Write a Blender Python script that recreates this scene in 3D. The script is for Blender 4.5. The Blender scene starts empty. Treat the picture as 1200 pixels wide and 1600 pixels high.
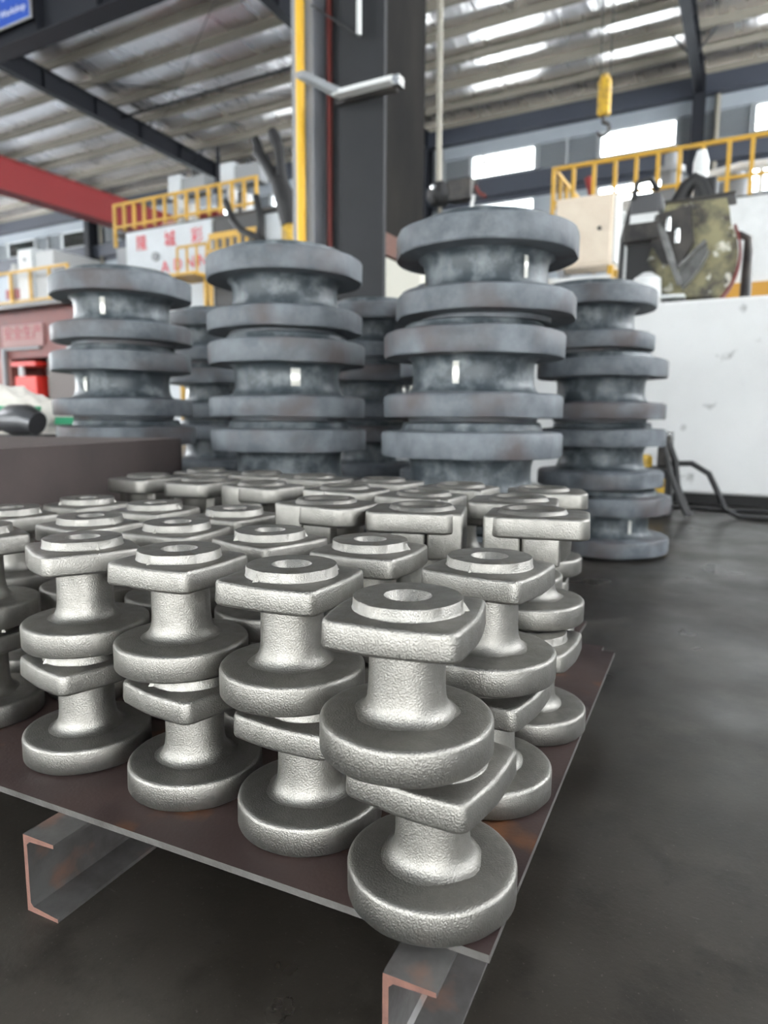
import bpy, bmesh, math, random
from mathutils import Vector, Matrix, noise
random.seed(7)
R = math.radians
PI = math.pi
scene = bpy.context.scene
COL = scene.collection

# ------------------------------------------------------------------ camera
cam_d = bpy.data.cameras.new('camera')
cam = bpy.data.objects.new('camera', cam_d); COL.objects.link(cam)
cam_d.sensor_fit = 'AUTO'; cam_d.sensor_width = 36.0
cam_d.lens = 36.0 * 1070.0 / 1600.0
CAM_Z = 0.539
cam.location = (0, 0, CAM_Z)
cam.rotation_euler = (Matrix.Rotation(R(90 - 7.69), 3, 'X') @ Matrix.Rotation(R(0.37), 3, 'Z')).to_euler()
cam_d.clip_start = 0.02; cam_d.clip_end = 300
cam_d.dof.use_dof = True
cam_d.dof.focus_distance = 0.72
cam_d.dof.aperture_fstop = 4.8
scene.camera = cam

# ------------------------------------------------------------------ world: overcast daylight
world = bpy.data.worlds.new('overcast_sky'); scene.world = world
world.use_nodes = True
wn = world.node_tree.nodes; wl = world.node_tree.links; wn.clear()
wo = wn.new('ShaderNodeOutputWorld'); wb = wn.new('ShaderNodeBackground')
wb.inputs['Color'].default_value = (0.95, 0.98, 1.0, 1)
wb.inputs['Strength'].default_value = 24.0
wl.new(wb.outputs[0], wo.inputs[0])

# ------------------------------------------------------------------ exposure
vs = scene.view_settings
vs.view_transform = 'Standard'; vs.look = 'None'; vs.gamma = 1.0
vs.use_curve_mapping = False
vs.exposure = -0.12

# ------------------------------------------------------------------ building frame: u to the right, n away, z up
ROT = R(-28.5)
CR, SR = math.cos(ROT), math.sin(ROT)
def bw(u, n, z=0.0):
    return Vector((CR * u - SR * n, SR * u + CR * n, z))

# ------------------------------------------------------------------ materials
MATS = {}
def mat(name, color, rough=0.6, metal=0.0, var=0.0, vscale=3.0, col2=None, bump=0.0, bscale=60.0, bdist=0.002,
        rvar=0.0, stretch=(1, 1, 1), spec=0.5, detail=5, space='Object', contrast=(0.35, 0.65), fine=None):
    if name in MATS: return MATS[name]
    m = bpy.data.materials.new(name); m.use_nodes = True
    nt = m.node_tree; N = nt.nodes; L = nt.links
    b = N['Principled BSDF']
    b.inputs['Base Color'].default_value = (*color, 1)
    b.inputs['Roughness'].default_value = rough
    b.inputs['Metallic'].default_value = metal
    b.inputs['Specular IOR Level'].default_value = spec
    tc = N.new('ShaderNodeTexCoord'); mp = N.new('ShaderNodeMapping')
    mp.inputs['Scale'].default_value = stretch
    L.new(tc.outputs[space], mp.inputs['Vector'])
    info = N.new('ShaderNodeObjectInfo')
    add = N.new('ShaderNodeVectorMath'); add.operation = 'MULTIPLY_ADD'
    add.inputs[1].default_value = (1, 1, 1)
    sc_ = N.new('ShaderNodeVectorMath'); sc_.operation = 'SCALE'
    sc_.inputs[0].default_value = (17.3, 31.1, 11.7)
    L.new(info.outputs['Random'], sc_.inputs['Scale'])
    L.new(mp.outputs[0], add.inputs[0]); L.new(sc_.outputs[0], add.inputs[2])
    vec = add.outputs[0]
    if col2 is not None or rvar:
        nz = N.new('ShaderNodeTexNoise'); nz.inputs['Scale'].default_value = vscale
        nz.inputs['Detail'].default_value = detail; nz.inputs['Roughness'].default_value = 0.62
        L.new(vec, nz.inputs['Vector'])
        mr = N.new('ShaderNodeMapRange'); mr.inputs[1].default_value = contrast[0]; mr.inputs[2].default_value = contrast[1]
        L.new(nz.outputs['Fac'], mr.inputs[0])
        if col2 is not None:
            mx = N.new('ShaderNodeMix'); mx.data_type = 'RGBA'
            mx.inputs[6].default_value = (*color, 1); mx.inputs[7].default_value = (*col2, 1)
            L.new(mr.outputs[0], mx.inputs[0])
            out = mx.outputs[2]
            if fine:
                f2 = N.new('ShaderNodeTexNoise'); f2.inputs['Scale'].default_value = fine[0]
                f2.inputs['Detail'].default_value = 4
                L.new(vec, f2.inputs['Vector'])
                m2 = N.new('ShaderNodeMapRange'); m2.inputs[1].default_value = fine[2]; m2.inputs[2].default_value = fine[3]
                L.new(f2.outputs['Fac'], m2.inputs[0])
                x2 = N.new('ShaderNodeMix'); x2.data_type = 'RGBA'
                x2.inputs[7].default_value = (*fine[1], 1)
                L.new(out, x2.inputs[6]); L.new(m2.outputs[0], x2.inputs[0]); out = x2.outputs[2]
            L.new(out, b.inputs['Base Color'])
        if rvar:
            rr = N.new('ShaderNodeMapRange'); rr.inputs[3].default_value = rough - rvar; rr.inputs[4].default_value = rough + rvar
            L.new(mr.outputs[0], rr.inputs[0]); L.new(rr.outputs[0], b.inputs['Roughness'])
    if bump:
        bz = N.new('ShaderNodeTexNoise'); bz.inputs['Scale'].default_value = bscale; bz.inputs['Detail'].default_value = 3
        L.new(vec, bz.inputs['Vector'])
        bp = N.new('ShaderNodeBump'); bp.inputs['Strength'].default_value = bump; bp.inputs['Distance'].default_value = bdist
        L.new(bz.outputs['Fac'], bp.inputs['Height']); L.new(bp.outputs[0], b.inputs['Normal'])
    MATS[name] = m
    return m

def glass_mat():
    m = bpy.data.materials.new('window_glass'); m.use_nodes = True
    nt = m.node_tree; N = nt.nodes; L = nt.links; N.clear()
    o = N.new('ShaderNodeOutputMaterial'); mx = N.new('ShaderNodeMixShader')
    t = N.new('ShaderNodeBsdfTransparent'); g = N.new('ShaderNodeBsdfGlossy'); g.inputs['Roughness'].default_value = 0.05
    t.inputs['Color'].default_value = (0.96, 0.98, 0.98, 1)
    f = N.new('ShaderNodeFresnel'); f.inputs['IOR'].default_value = 1.45
    L.new(f.outputs[0], mx.inputs[0]); L.new(t.outputs[0], mx.inputs[1]); L.new(g.outputs[0], mx.inputs[2])
    L.new(mx.outputs[0], o.inputs[0])
    return m

CAST = mat('shot_blasted_cast_steel', (0.240, 0.231, 0.213), 0.44, 1.0, col2=(0.205, 0.197, 0.181), vscale=55, rvar=0.04,
           bump=0.8, bscale=620, bdist=0.0009, detail=6)
RINGTOP = CAST
SPOOL = mat('black_forged_steel', (0.060, 0.068, 0.078), 0.6, 0.0, spec=0.35, col2=(0.125, 0.138, 0.152), vscale=14, rvar=0.12,
            bump=0.35, bscale=60, bdist=0.003, fine=(5.0, (0.070, 0.061, 0.063), 0.50, 0.66))
HUB = mat('scaled_forged_steel', (0.034, 0.043, 0.050), 0.5, 0.1, spec=0.4, col2=(0.18, 0.20, 0.212), vscale=17, rvar=0.1,
          bump=0.4, bscale=70, bdist=0.003, contrast=(0.45, 0.8))
PLATE = mat('rusty_brown_plate', (0.021, 0.013, 0.013), 0.55, 0.0, spec=0.25, col2=(0.040, 0.025, 0.022), vscale=7, rvar=0.12,
            bump=0.25, bscale=220, bdist=0.001, fine=(9, (0.13, 0.050, 0.016), 0.6, 0.76))
PLATE_EDGE = mat('flame_cut_plate_edge', (0.10, 0.095, 0.09), 0.55, 0.5, col2=(0.065, 0.06, 0.056), vscale=30, bump=0.6, bscale=300, bdist=0.001)
CHAN = mat('mill_scale_channel', (0.09, 0.087, 0.085), 0.5, 0.4, col2=(0.050, 0.045, 0.043), vscale=12, rvar=0.12, bump=0.2, bscale=150,
           bdist=0.001, fine=(14, (0.16, 0.085, 0.06), 0.6, 0.75))
RUSTEND = mat('rusty_cut_end', (0.13, 0.060, 0.043), 0.75, 0.1, col2=(0.09, 0.042, 0.032), vscale=60, bump=0.5, bscale=400, bdist=0.001)
BIN = mat('brown_primer_steel', (0.058, 0.046, 0.044), 0.6, 0.2, col2=(0.075, 0.058, 0.055), vscale=5, bump=0.1, bscale=90, fine=(7, (0.11, 0.05, 0.035), 0.66, 0.75))
DARKSTEEL = mat('dark_blue_structural_paint', (0.015, 0.017, 0.023), 0.6, spec=0.3)
BLACK = mat('matt_black', (0.012, 0.012, 0.013), 0.6)
BLACKGREASE = mat('black_greasy_steel', (0.025, 0.024, 0.024), 0.4, 0.3, col2=(0.07, 0.062, 0.055), vscale=8, rvar=0.1)
COLGREY = mat('mid_grey_column', (0.070, 0.072, 0.078), 0.5, col2=(0.058, 0.06, 0.064), vscale=2)  # three greys for the parts of one column
COLDARK = mat('dark_grey_column', (0.028, 0.029, 0.032), 0.6, spec=0.2, col2=(0.023, 0.024, 0.026), vscale=2)
COLLIGHT = mat('light_grey_column', (0.27, 0.28, 0.30), 0.5, col2=(0.23, 0.24, 0.26), vscale=2)
YELLOW = mat('safety_yellow_paint', (0.60, 0.34, 0.035), 0.5, col2=(0.46, 0.27, 0.04), vscale=2)
PIPEYEL = mat('gas_pipe_yellow', (0.78, 0.44, 0.02), 0.4)
REDPIPE = mat('dark_red_pipe', (0.14, 0.025, 0.02), 0.45)
CRANERED = mat('crane_red_paint', (0.25, 0.026, 0.028), 0.5, spec=0.3)
REDMACH = mat('faded_red_machine_paint', (0.18, 0.035, 0.025), 0.55, col2=(0.12, 0.03, 0.025), vscale=2)
BRIGHTRED = mat('bright_red_paint', (0.62, 0.03, 0.02), 0.45)
WHITE = mat('white_machine_paint', (0.74, 0.75, 0.74), 0.5, col2=(0.64, 0.65, 0.64), vscale=3)
GREYWHITE = mat('grey_white_panel', (0.58, 0.61, 0.63), 0.5, col2=(0.52, 0.55, 0.57), vscale=2)
BLOCKW = mat('scuffed_white_block_paint', (0.74, 0.74, 0.73), 0.45, col2=(0.69, 0.69, 0.68), vscale=2.2, rvar=0.1, fine=(9, (0.36, 0.36, 0.35), 0.68, 0.8), bump=0.1, bscale=8)
BEIGE = mat('beige_cabinet_paint', (0.70, 0.61, 0.49), 0.5, col2=(0.62, 0.52, 0.41), vscale=3)
GREYM = mat('grey_machine_paint', (0.25, 0.26, 0.27), 0.5)
GALV = mat('galvanised_steel', (0.55, 0.56, 0.55), 0.45, 0.6)
CREAM = mat('cream_purlin_paint', (0.30, 0.28, 0.232), 0.5, col2=(0.25, 0.232, 0.19), vscale=0.6)
FOIL = mat('foil_roof_insulation', (0.90, 0.87, 0.87), 0.30, 1.0, col2=(0.80, 0.77, 0.77), vscale=1.3, rvar=0.05, bump=0.6, bscale=2.2, bdist=0.05, stretch=(2.2, 0.35, 1))
WALLP = mat('grey_wall_sheet', (0.34, 0.375, 0.41), 0.55, col2=(0.30, 0.335, 0.37), vscale=1)
WALLDARK = mat('dark_blue_wall_band', (0.050, 0.058, 0.078), 0.55)
LOUV = mat('grey_louver_slats', (0.36, 0.385, 0.40), 0.5)
WFRAME = mat('window_frame_grey', (0.45, 0.47, 0.48), 0.5)
GLASS = glass_mat()
SIGNBLUE = mat('sign_blue', (0.012, 0.075, 0.42), 0.4)
SIGNWHITE = mat('sign_white', (0.85, 0.86, 0.88), 0.4)
REDLETTER = mat('red_lettering', (0.65, 0.06, 0.08), 0.5)
DULLRED = mat('dull_red_lettering', (0.30, 0.03, 0.035), 0.5)
SACK = mat('white_woven_sack', (0.66, 0.63, 0.57), 0.85, col2=(0.52, 0.50, 0.45), vscale=9, bump=0.5, bscale=25, bdist=0.01)
GREENB = mat('green_stripe', (0.02, 0.26, 0.12), 0.7)
OLIVE = mat('grimy_olive_guard_plate', (0.26, 0.235, 0.13), 0.6, col2=(0.05, 0.045, 0.04), vscale=5, contrast=(0.42, 0.6), fine=(16, (0.66, 0.64, 0.56), 0.6, 0.68), detail=7)
ORANGE = mat('orange_machine_paint', (0.52, 0.26, 0.035), 0.5)
RUBBER = mat('black_rubber_hose', (0.016, 0.016, 0.017), 0.5)
HOOKY = mat('hoist_yellow', (0.62, 0.38, 0.03), 0.45, col2=(0.30, 0.19, 0.04), vscale=14)
CHROME = mat('bright_steel', (0.75, 0.75, 0.74), 0.25, 1.0)
TAPE = mat('glossy_paint_mark', (0.85, 0.84, 0.78), 0.25, 0.3)

def floor_mat():
    m = bpy.data.materials.new('oily_concrete_floor'); m.use_nodes = True
    nt = m.node_tree; N = nt.nodes; L = nt.links; b = N['Principled BSDF']
    tc = N.new('ShaderNodeTexCoord')
    def nz(s, d=6, r=0.6, st=None):
        n = N.new('ShaderNodeTexNoise'); n.inputs['Scale'].default_value = s; n.inputs['Detail'].default_value = d; n.inputs['Roughness'].default_value = r
        if st:
            mp = N.new('ShaderNodeMapping'); mp.inputs['Scale'].default_value = st; mp.inputs['Rotation'].default_value = (0, 0, 0.7)
            L.new(tc.outputs['Object'], mp.inputs[0]); L.new(mp.outputs[0], n.inputs['Vector'])
        else: L.new(tc.outputs['Object'], n.inputs['Vector'])
        return n.outputs['Fac']
    def mr(x, a, c, d=0.0, e=1.0):
        k = N.new('ShaderNodeMapRange'); k.inputs[1].default_value = a; k.inputs[2].default_value = c; k.inputs[3].default_value = d; k.inputs[4].default_value = e
        L.new(x, k.inputs[0]); return k.outputs[0]
    def mix(f, a, c):
        k = N.new('ShaderNodeMix'); k.data_type = 'RGBA'
        for i, v in ((6, a), (7, c)):
            if isinstance(v, tuple): k.inputs[i].default_value = (*v, 1)
            else: L.new(v, k.inputs[i])
        L.new(f, k.inputs[0]); return k.outputs[2]
    c = mix(mr(nz(2.2), 0.35, 0.68), (0.011, 0.0091, 0.007), (0.036, 0.032, 0.027))
    c = mix(mr(nz(11, 8, 0.72), 0.50, 0.66, 0, 0.85), c, (0.009, 0.0078, 0.0062))
    c = mix(mr(nz(5.3, 6, 0.7), 0.56, 0.72, 0, 0.6), c, (0.062, 0.055, 0.046))
    c = mix(mr(nz(210, 2), 0.66, 0.74, 0, 0.4), c, (0.13, 0.12, 0.105))
    c = mix(mr(nz(9, 9, 0.75, (1, 14, 1)), 0.655, 0.70, 0, 0.6), c, (0.14, 0.13, 0.12))
    c = mix(mr(nz(23, 2), 0.70, 0.74, 0, 0.9), c, (0.012, 0.011, 0.010))
    L.new(c, b.inputs['Base Color'])
    L.new(mr(nz(3.1, 5), 0.3, 0.7, 0.24, 0.48), b.inputs['Roughness'])
    bp = N.new('ShaderNodeBump'); bp.inputs['Strength'].default_value = 0.12; bp.inputs['Distance'].default_value = 0.002
    L.new(nz(150, 4), bp.inputs['Height']); L.new(bp.outputs[0], b.inputs['Normal'])
    return m
FLOOR = floor_mat()

# ------------------------------------------------------------------ mesh helpers
def link(name, me, m=None, parent=None, smooth=False):
    o = bpy.data.objects.new(name, me); COL.objects.link(o)
    if m is not None and len(me.materials) == 0: me.materials.append(m)
    if parent is not None: o.parent = parent
    return o
def tag(o, label=None, cat=None, group=None, kind=None):
    if label: o['label'] = label
    if cat: o['category'] = cat
    if group: o['group'] = group
    if kind: o['kind'] = kind
    return o
def empty(name, loc, rz=0.0, label=None, cat=None, group=None, kind=None):
    o = bpy.data.objects.new(name, None); COL.objects.link(o)
    o.location = loc; o.rotation_euler = (0, 0, rz); o.empty_display_size = 0.1
    return tag(o, label, cat, group, kind)
def bempty(name, u, n, z, label=None, cat=None, group=None, kind=None):
    return empty(name, bw(u, n, z), ROT, label, cat, group, kind)

class MB:
    def __init__(s): s.bm = bmesh.new(); s.mi = 0
    def _set(s, faces):
        for f in faces: f.material_index = s.mi
        return s
    def box(s, x0, x1, y0, y1, z0, z1, bev=0.0):
        if x0 > x1: x0, x1 = x1, x0
        if y0 > y1: y0, y1 = y1, y0
        if z0 > z1: z0, z1 = z1, z0
        r = bmesh.ops.create_cube(s.bm, size=1.0)
        vs_ = r['verts']
        for v in vs_:
            v.co = Vector((x0 + (v.co.x + 0.5) * (x1 - x0), y0 + (v.co.y + 0.5) * (y1 - y0), z0 + (v.co.z + 0.5) * (z1 - z0)))
        fs = {f for v in vs_ for f in v.link_faces}
        s._set(fs)
        if bev:
            es = list({e for v in vs_ for e in v.link_edges})
            bmesh.ops.bevel(s.bm, geom=es, offset=bev, segments=2, affect='EDGES', profile=0.5)
        return s
    def tube(s, pts, r, seg=10, caps=True):
        pts = [Vector(p) for p in pts]
        rings = []
        up = Vector((0, 0, 1))
        for i, p in enumerate(pts):
            if i == 0: d = pts[1] - p
            elif i == len(pts) - 1: d = p - pts[i - 1]
            else: d = (pts[i + 1] - pts[i - 1])
            d.normalize()
            a = d.cross(up if abs(d.z) < 0.95 else Vector((1, 0, 0))).normalized(); b = d.cross(a)
            rr = r[i] if isinstance(r, (list, tuple)) else r
            rings.append([s.bm.verts.new(p + a * math.cos(t) * rr + b * math.sin(t) * rr) for t in [2 * PI * k / seg for k in range(seg)]])
        fs = []
        for i in range(len(rings) - 1):
            for k in range(seg):
                fs.append(s.bm.faces.new((rings[i][k], rings[i][(k + 1) % seg], rings[i + 1][(k + 1) % seg], rings[i + 1][k])))
        if caps:
            fs.append(s.bm.faces.new(rings[0][::-1])); fs.append(s.bm.faces.new(rings[-1]))
        return s._set(fs)
    def lathe(s, prof, seg=48, cx=0, cy=0, closed=False):
        rings = []
        for r, z in prof:
            if r < 1e-6: rings.append([s.bm.verts.new((cx, cy, z))])
            else: rings.append([s.bm.verts.new((cx + r * math.cos(2 * PI * k / seg), cy + r * math.sin(2 * PI * k / seg), z)) for k in range(seg)])
        fs = []
        pairs = list(zip(rings[:-1], rings[1:]))
        if closed: pairs.append((rings[-1], rings[0]))
        for a, b in pairs:
            for k in range(seg):
                k2 = (k + 1) % seg
                if len(a) == 1 and len(b) == 1: continue
                if len(a) == 1: fs.append(s.bm.faces.new((a[0], b[k2], b[k])))
                elif len(b) == 1: fs.append(s.bm.faces.new((a[k], a[k2], b[0])))
                else: fs.append(s.bm.faces.new((a[k], a[k2], b[k2], b[k])))
        return s._set(fs)
    def layers(s, rings, cap=True):
        R_ = [[s.bm.verts.new(p) for p in ring] for ring in rings]
        n = len(R_[0]); fs = []
        for a, b in zip(R_[:-1], R_[1:]):
            for k in range(n):
                fs.append(s.bm.faces.new((a[k], a[(k + 1) % n], b[(k + 1) % n], b[k])))
        if cap:
            fs.append(s.bm.faces.new(R_[0][::-1])); fs.append(s.bm.faces.new(R_[-1]))
        return s._set(fs)
    def prism(s, pts, z0, z1):
        return s.layers([[(x, y, z0) for x, y in pts], [(x, y, z1) for x, y in pts]])
    def prismn(s, pts, n0, n1):     # outline in x,z extruded along y
        a = [(x, n0, z) for x, z in pts]; b = [(x, n1, z) for x, z in pts]
        return s.layers([a, b])
    def jitter(s, amp, freq, seed=0.0):
        for v in s.bm.verts:
            q = v.co * freq + Vector((seed, seed * 1.7, seed * 0.3))
            v.co += Vector((noise.noise(q), noise.noise(q + Vector((9, 3, 5))), noise.noise(q + Vector((2, 8, 1))))) * amp
        return s
    def mesh(s, name, mats, smooth=None):
        bmesh.ops.recalc_face_normals(s.bm, faces=s.bm.faces)
        me = bpy.data.meshes.new(name); s.bm.to_mesh(me); s.bm.free()
        for m in (mats if isinstance(mats, (list, tuple)) else [mats]): me.materials.append(m)
        if smooth is not None:
            for p in me.polygons: p.use_smooth = True
            me.set_sharp_from_angle(angle=R(smooth))
        return me
    def build(s, name, mats, parent=None, smooth=None, loc=None, rz=None):
        o = link(name, s.mesh(name, mats, smooth), None, parent)
        if loc is not None: o.location = loc
        if rz is not None: o.rotation_euler = (0, 0, rz)
        return o
def text(name, body, size, m, parent, loc, rot, depth=0.002, align='CENTER'):
    c = bpy.data.curves.new(name, 'FONT'); c.body = body; c.size = size; c.extrude = depth
    c.align_x = align; c.align_y = 'CENTER'; c.materials.append(m)
    f = bpy.data.objects.new(name, c); COL.objects.link(f)
    me = bpy.data.meshes.new_from_object(f.evaluated_get(bpy.context.evaluated_depsgraph_get()))
    bpy.data.objects.remove(f)
    o = link(name, me, m, parent)
    o.location = loc; o.rotation_euler = rot
    return o
def copy_tree(o, parent=None):
    c = o.copy(); COL.objects.link(c); c.parent = parent
    for ch in list(o.children): copy_tree(ch, c)
    return c

# ================================================================== SETTING
# floor
NF = -1.5
fl = MB(); fl.box(-46, 9.25, NF, 24.3, -0.3, 0)
fo = fl.build('floor', FLOOR, rz=ROT); tag(fo, kind='structure')

ap = MB(); ap.box(-46, 30, -30, NF, -0.3, 0)  # unseen pale ground added to bounce daylight onto the castings
ao = ap.build('ground_bounce_apron', mat('pale_bounce_ground', (0.64, 0.63, 0.60), 0.85, col2=(0.57, 0.56, 0.53), vscale=1.5), rz=ROT); tag(ao, kind='structure')
of = MB(); of.box(-46, 30, -.4, 0, 0, 12)  # unseen wall added to hide low sky and bounce soft light
oo = of.build('wall_unseen_bounce', mat('pale_bounce_wall', (0.85, 0.85, 0.84), 0.85, col2=(0.8, 0.8, 0.79), vscale=.8), loc=bw(0, -14), rz=ROT); tag(oo, kind='structure')
NW = 24.0
EAVE = 10.98
SL = 0.05
def roofz(n): return EAVE + SL * (NW - n)
# roof with foil lining, purlins, rafters and tie rods as its parts
U0, U1, N0 = -46.0, 9.0, -1.5
rm = MB()
rm.layers([[(U0, N0, roofz(N0)), (U1, N0, roofz(N0)), (U1, NW + .3, roofz(NW + .3)), (U0, NW + .3, roofz(NW + .3))],
           [(U0, N0, roofz(N0) + .12), (U1, N0, roofz(N0) + .12), (U1, NW + .3, roofz(NW + .3) + .12), (U0, NW + .3, roofz(NW + .3) + .12)]])
roof = rm.build('ceiling', FOIL, rz=ROT); tag(roof, kind='structure')
def purlin_mesh():
    p = MB()
    h, t = 0.24, 0.02
    p.box(U0, U1, 0, t, -h, 0); p.box(U0, U1, 0, 0.09, -h, -h + t); p.box(U0, U1, 0, 0.09, -t, 0)
    return p.mesh('purlin', CREAM)
pm = purlin_mesh()
n_ = 23.85
while n_ > N0:
    o = link('purlin', pm, None, roof); o.location = (0, n_, roofz(n_))
    n_ -= 1.26
def rafter(u, depth, d_end):
    m = MB(); w = 0.13
    def zt(n): return roofz(n) - 0.24
    pts_top = [(n, zt(n)) for n in (N0, NW)]
    # web
    def slab(n0, n1, da, db, half, ta, tb):
        rows = []
        for n, d in ((n0, da), (n1, db)):
            rows.append([(-half, n, zt(n) - d + tb), (half, n, zt(n) - d + tb), (half, n, zt(n) - d + ta), (-half, n, zt(n) - d + ta)])
        m.layers(rows)
    brk = NW - 4.0
    slab(N0, brk, depth, depth, 0.012, depth, 0.0); slab(brk, NW - .3, depth, d_end, 0.012, depth, 0.0)
    slab(N0, brk, depth, depth, w, 0.0, 0.025); slab(brk, NW - .3, depth, d_end, w, 0.0, 0.025)
    slab(N0, NW - .3, 0, 0, w, 0.0, -0.025)
    o = m.build('rafter', DARKSTEEL, roof); o.location = (u, 0, 0)
    k = N0 + 1.2
    st = MB(); st.box(-w, w, -0.012, 0.012, -depth, 0.0)
    sme = st.mesh('stiffener', DARKSTEEL)
    while k < NW - 1:
        s_ = link('stiffener', sme, None, o); s_.location = (0, k, zt(k)); k += 1.9
    return o
for u in (-38.2, -29.2, -20.2, -11.25, -2.25, 6.75):
    rafter(u, 0.62, 0.62)
# fly braces between rafter flange and purlin
fb = MB()
for s_ in (-1, 1): fb.tube([(0.1 * s_, 0, -0.75), (0.55 * s_, 0, -0.2)], 0.03, 6)
fme = fb.mesh('fly_brace', DARKSTEEL)
for u in (-2.25, -20.2):
    for n in (18.81, 21.33, 23.85):
        o = link('fly_brace', fme, None, roof); o.location = (u, n, roofz(n) - 0.05)
# dark tie tubes just under the purlins and thin bracing rods
for n, u0, u1, r_ in ((13.9, -38, -11.3, 0.075), (17.9, -20.2, -11.25, 0.045)):
    m = MB(); m.tube([(u0, n, roofz(n) - .42), (u1, n, roofz(n) - .42)], r_, 8); m.build('tie_tube', DARKSTEEL, roof)
for a, b in (((-20.2, 15.5), (-11.25, 21)), ((-20.2, 19.5), (-11.25, 13.5))):
    m = MB(); m.tube([(a[0], a[1], roofz(a[1]) - .35), (b[0], b[1], roofz(b[1]) - .35)], 0.014, 6); m.build('bracing_rod', DARKSTEEL, roof)

# back wall with two bands of windows and louvers
ZB0, ZB1, ZA0, ZA1 = 7.25, 8.10, 8.96, 9.78
WP, WW = 4.425, 2.33
wlist = []
k = 0
u_right = 1.57
wins = []
while True:
    ur = u_right - WP * k; ul = ur - WW
    if ul < U0: break
    wins.append((ul, ur)); k += 1
w = MB()
w.box(U0, U1, 0, .25, 0, ZB0)
w.box(U0, U1, 0, .25, ZA1, EAVE + .1)
w.mi = 1
w.box(U0, U1, 0, .25, ZB1, ZA0)
w.box(U0, U1, -.25, 0, ZB1 + .18, ZA0 - .12)          # dark band standing proud
w.box(U0, U1, -.3, 0, EAVE - .72, EAVE - .25)         # eaves beam
w.box(U0, U1, -.35, 0, EAVE - .78, EAVE - .72)
w.mi = 2
w.box(U0, U1, -.12, 0, EAVE - .25, EAVE - .02)
w.mi = 0
prev = U1
for ul, ur in wins:
    w.box(ur, prev, 0, .25, ZB0, ZB1); w.box(ur, prev, .08, .25, ZA0, ZA1); prev = ul
w.box(U0, prev, 0, .25, ZB0, ZB1); w.box(U0, prev, 0, .25, ZA0, ZA1)
wall = w.build('wall_back', [WALLP, WALLDARK, GREYM], loc=bw(0, NW), rz=ROT); tag(wall, kind='structure')
# louvers between the upper windows: one joined slat mesh per bay
lv = MB()
lw = WP - WW
for a, b in ((0.1, lw / 2 - .04), (lw / 2 + .04, lw - .1)):
    for i in range(14):
        z = ZA0 + .06 + i * (ZA1 - ZA0 - .1) / 14
        lv.layers([[(a, -.03, z), (b, -.03, z), (b, .07, z + .045), (a, .07, z + .045)], [(a, -.03, z + .01), (b, -.03, z + .01), (b, .07, z + .055), (a, .07, z + .055)]])
    lv.box(a - .05, a, -.05, .08, ZA0, ZA1); lv.box(b, b + .05, -.05, .08, ZA0, ZA1)
lme = lv.mesh('louver', LOUV)
for i, (ul, ur) in enumerate(wins):
    if ul - lw < U0: continue
    o = link('louver', lme, None, wall); o.location = (ul - lw, 0, 0); tag(o, kind='stuff')
    if i == 0:
        o = link('louver', lme, None, wall); o.location = (ur, 0, 0); tag(o, kind='stuff')
# windows
def window_meshes(z0, z1, bars):
    f = MB(); t = 0.06
    f.box(0, WW, -.03, .12, z0, z0 + t); f.box(0, WW, -.03, .12, z1 - t, z1); f.box(0, t, -.03, .12, z0, z1); f.box(WW - t, WW, -.03, .12, z0, z1)
    g = MB(); g.box(t, WW - t, .03, .04, z0 + t, z1 - t)
    return f.mesh('window_frame', WFRAME), g.mesh('window_pane', GLASS)
wu = window_meshes(ZA0, ZA1, 0); wlw = window_meshes(ZB0, ZB1, 0)
i = 1
for ul, ur in wins[:9]:
    for fm, gm in (wu, wlw):
        f = link('window_%d' % i, fm); f.location = bw(ul, NW); f.rotation_euler = (0, 0, ROT); tag(f, kind='structure')
        g = link('window_pane', gm, None, f)
        i += 1
# remaining windows further left, same build
for ul, ur in wins[9:]:
    for fm, gm in (wu, wlw):
        f = link('window_%d' % i, fm); f.location = bw(ul, NW); f.rotation_euler = (0, 0, ROT); tag(f, kind='structure')
        g = link('window_pane', gm, None, f); i += 1
# wall columns and rain pipes belong to the wall
cm = MB(); cm.box(-.16, .16, -.55, -.52, 0, EAVE - .3); cm.box(-.16, .16, -.04, 0, 0, EAVE - .3); cm.box(-.012, .012, -.52, -.04, 0, EAVE - .3)
cme = cm.mesh('wall_column', DARKSTEEL)
rp = MB(); rp.tube([(.75, -.1, 7), (.75, -.1, EAVE - .8)], 0.075, 10); rpm = rp.mesh('rain_pipe', CREAM)
for u in (-2.25, -11.25, -20.2, -29.2, -38.2, 6.75):
    o = link('wall_column', cme, None, wall); o.location = (u, 0, 0)
    o = link('rain_pipe', rpm, None, wall); o.location = (u - .25, 0, 0)
# unseen front, left and right walls, their openings shaped for the light
w = MB()
DL, DR, DH = -8.0, 5, 1.6  # low doorway out of view, sized to set the light on the castings
w.box(U0, DL, -.25, 0, 0, 3.4); w.box(U0, DL, -.25, 0, 8, EAVE + 1.5)
for i_ in range(10): w.box(DL - .9 - 4.5 * i_, DL - 4.5 * i_, -.25, 0, 3.4, 8)  # strip openings added to let light reach the far left
w.box(DR, U1, -.25, 0, 0, EAVE + 1.5); w.box(DL, DR, -.25, 0, DH, EAVE + 1.5)
wf = w.build('wall_front', WALLP, loc=bw(0, N0), rz=ROT); tag(wf, kind='structure')
w = MB()
for z0, z1 in ((0, 2.0), (6.0, 7.2), (9.8, EAVE + 1.6)): w.box(-.25, 0, N0, NW + .3, z0, z1)
for nn in (N0, .9, 5.4, 9.9, 14.4, 18.9, 23.4): w.box(-.25, 0, nn, nn + .9, 2.0, 6.0); w.box(-.25, 0, nn, nn + .9, 7.2, 9.8)  # unseen openings added to brighten the hall from the left
wlf = w.build('wall_left', WALLP, loc=bw(U0, 0), rz=ROT); tag(wlf, kind='structure')
w = MB()
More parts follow.
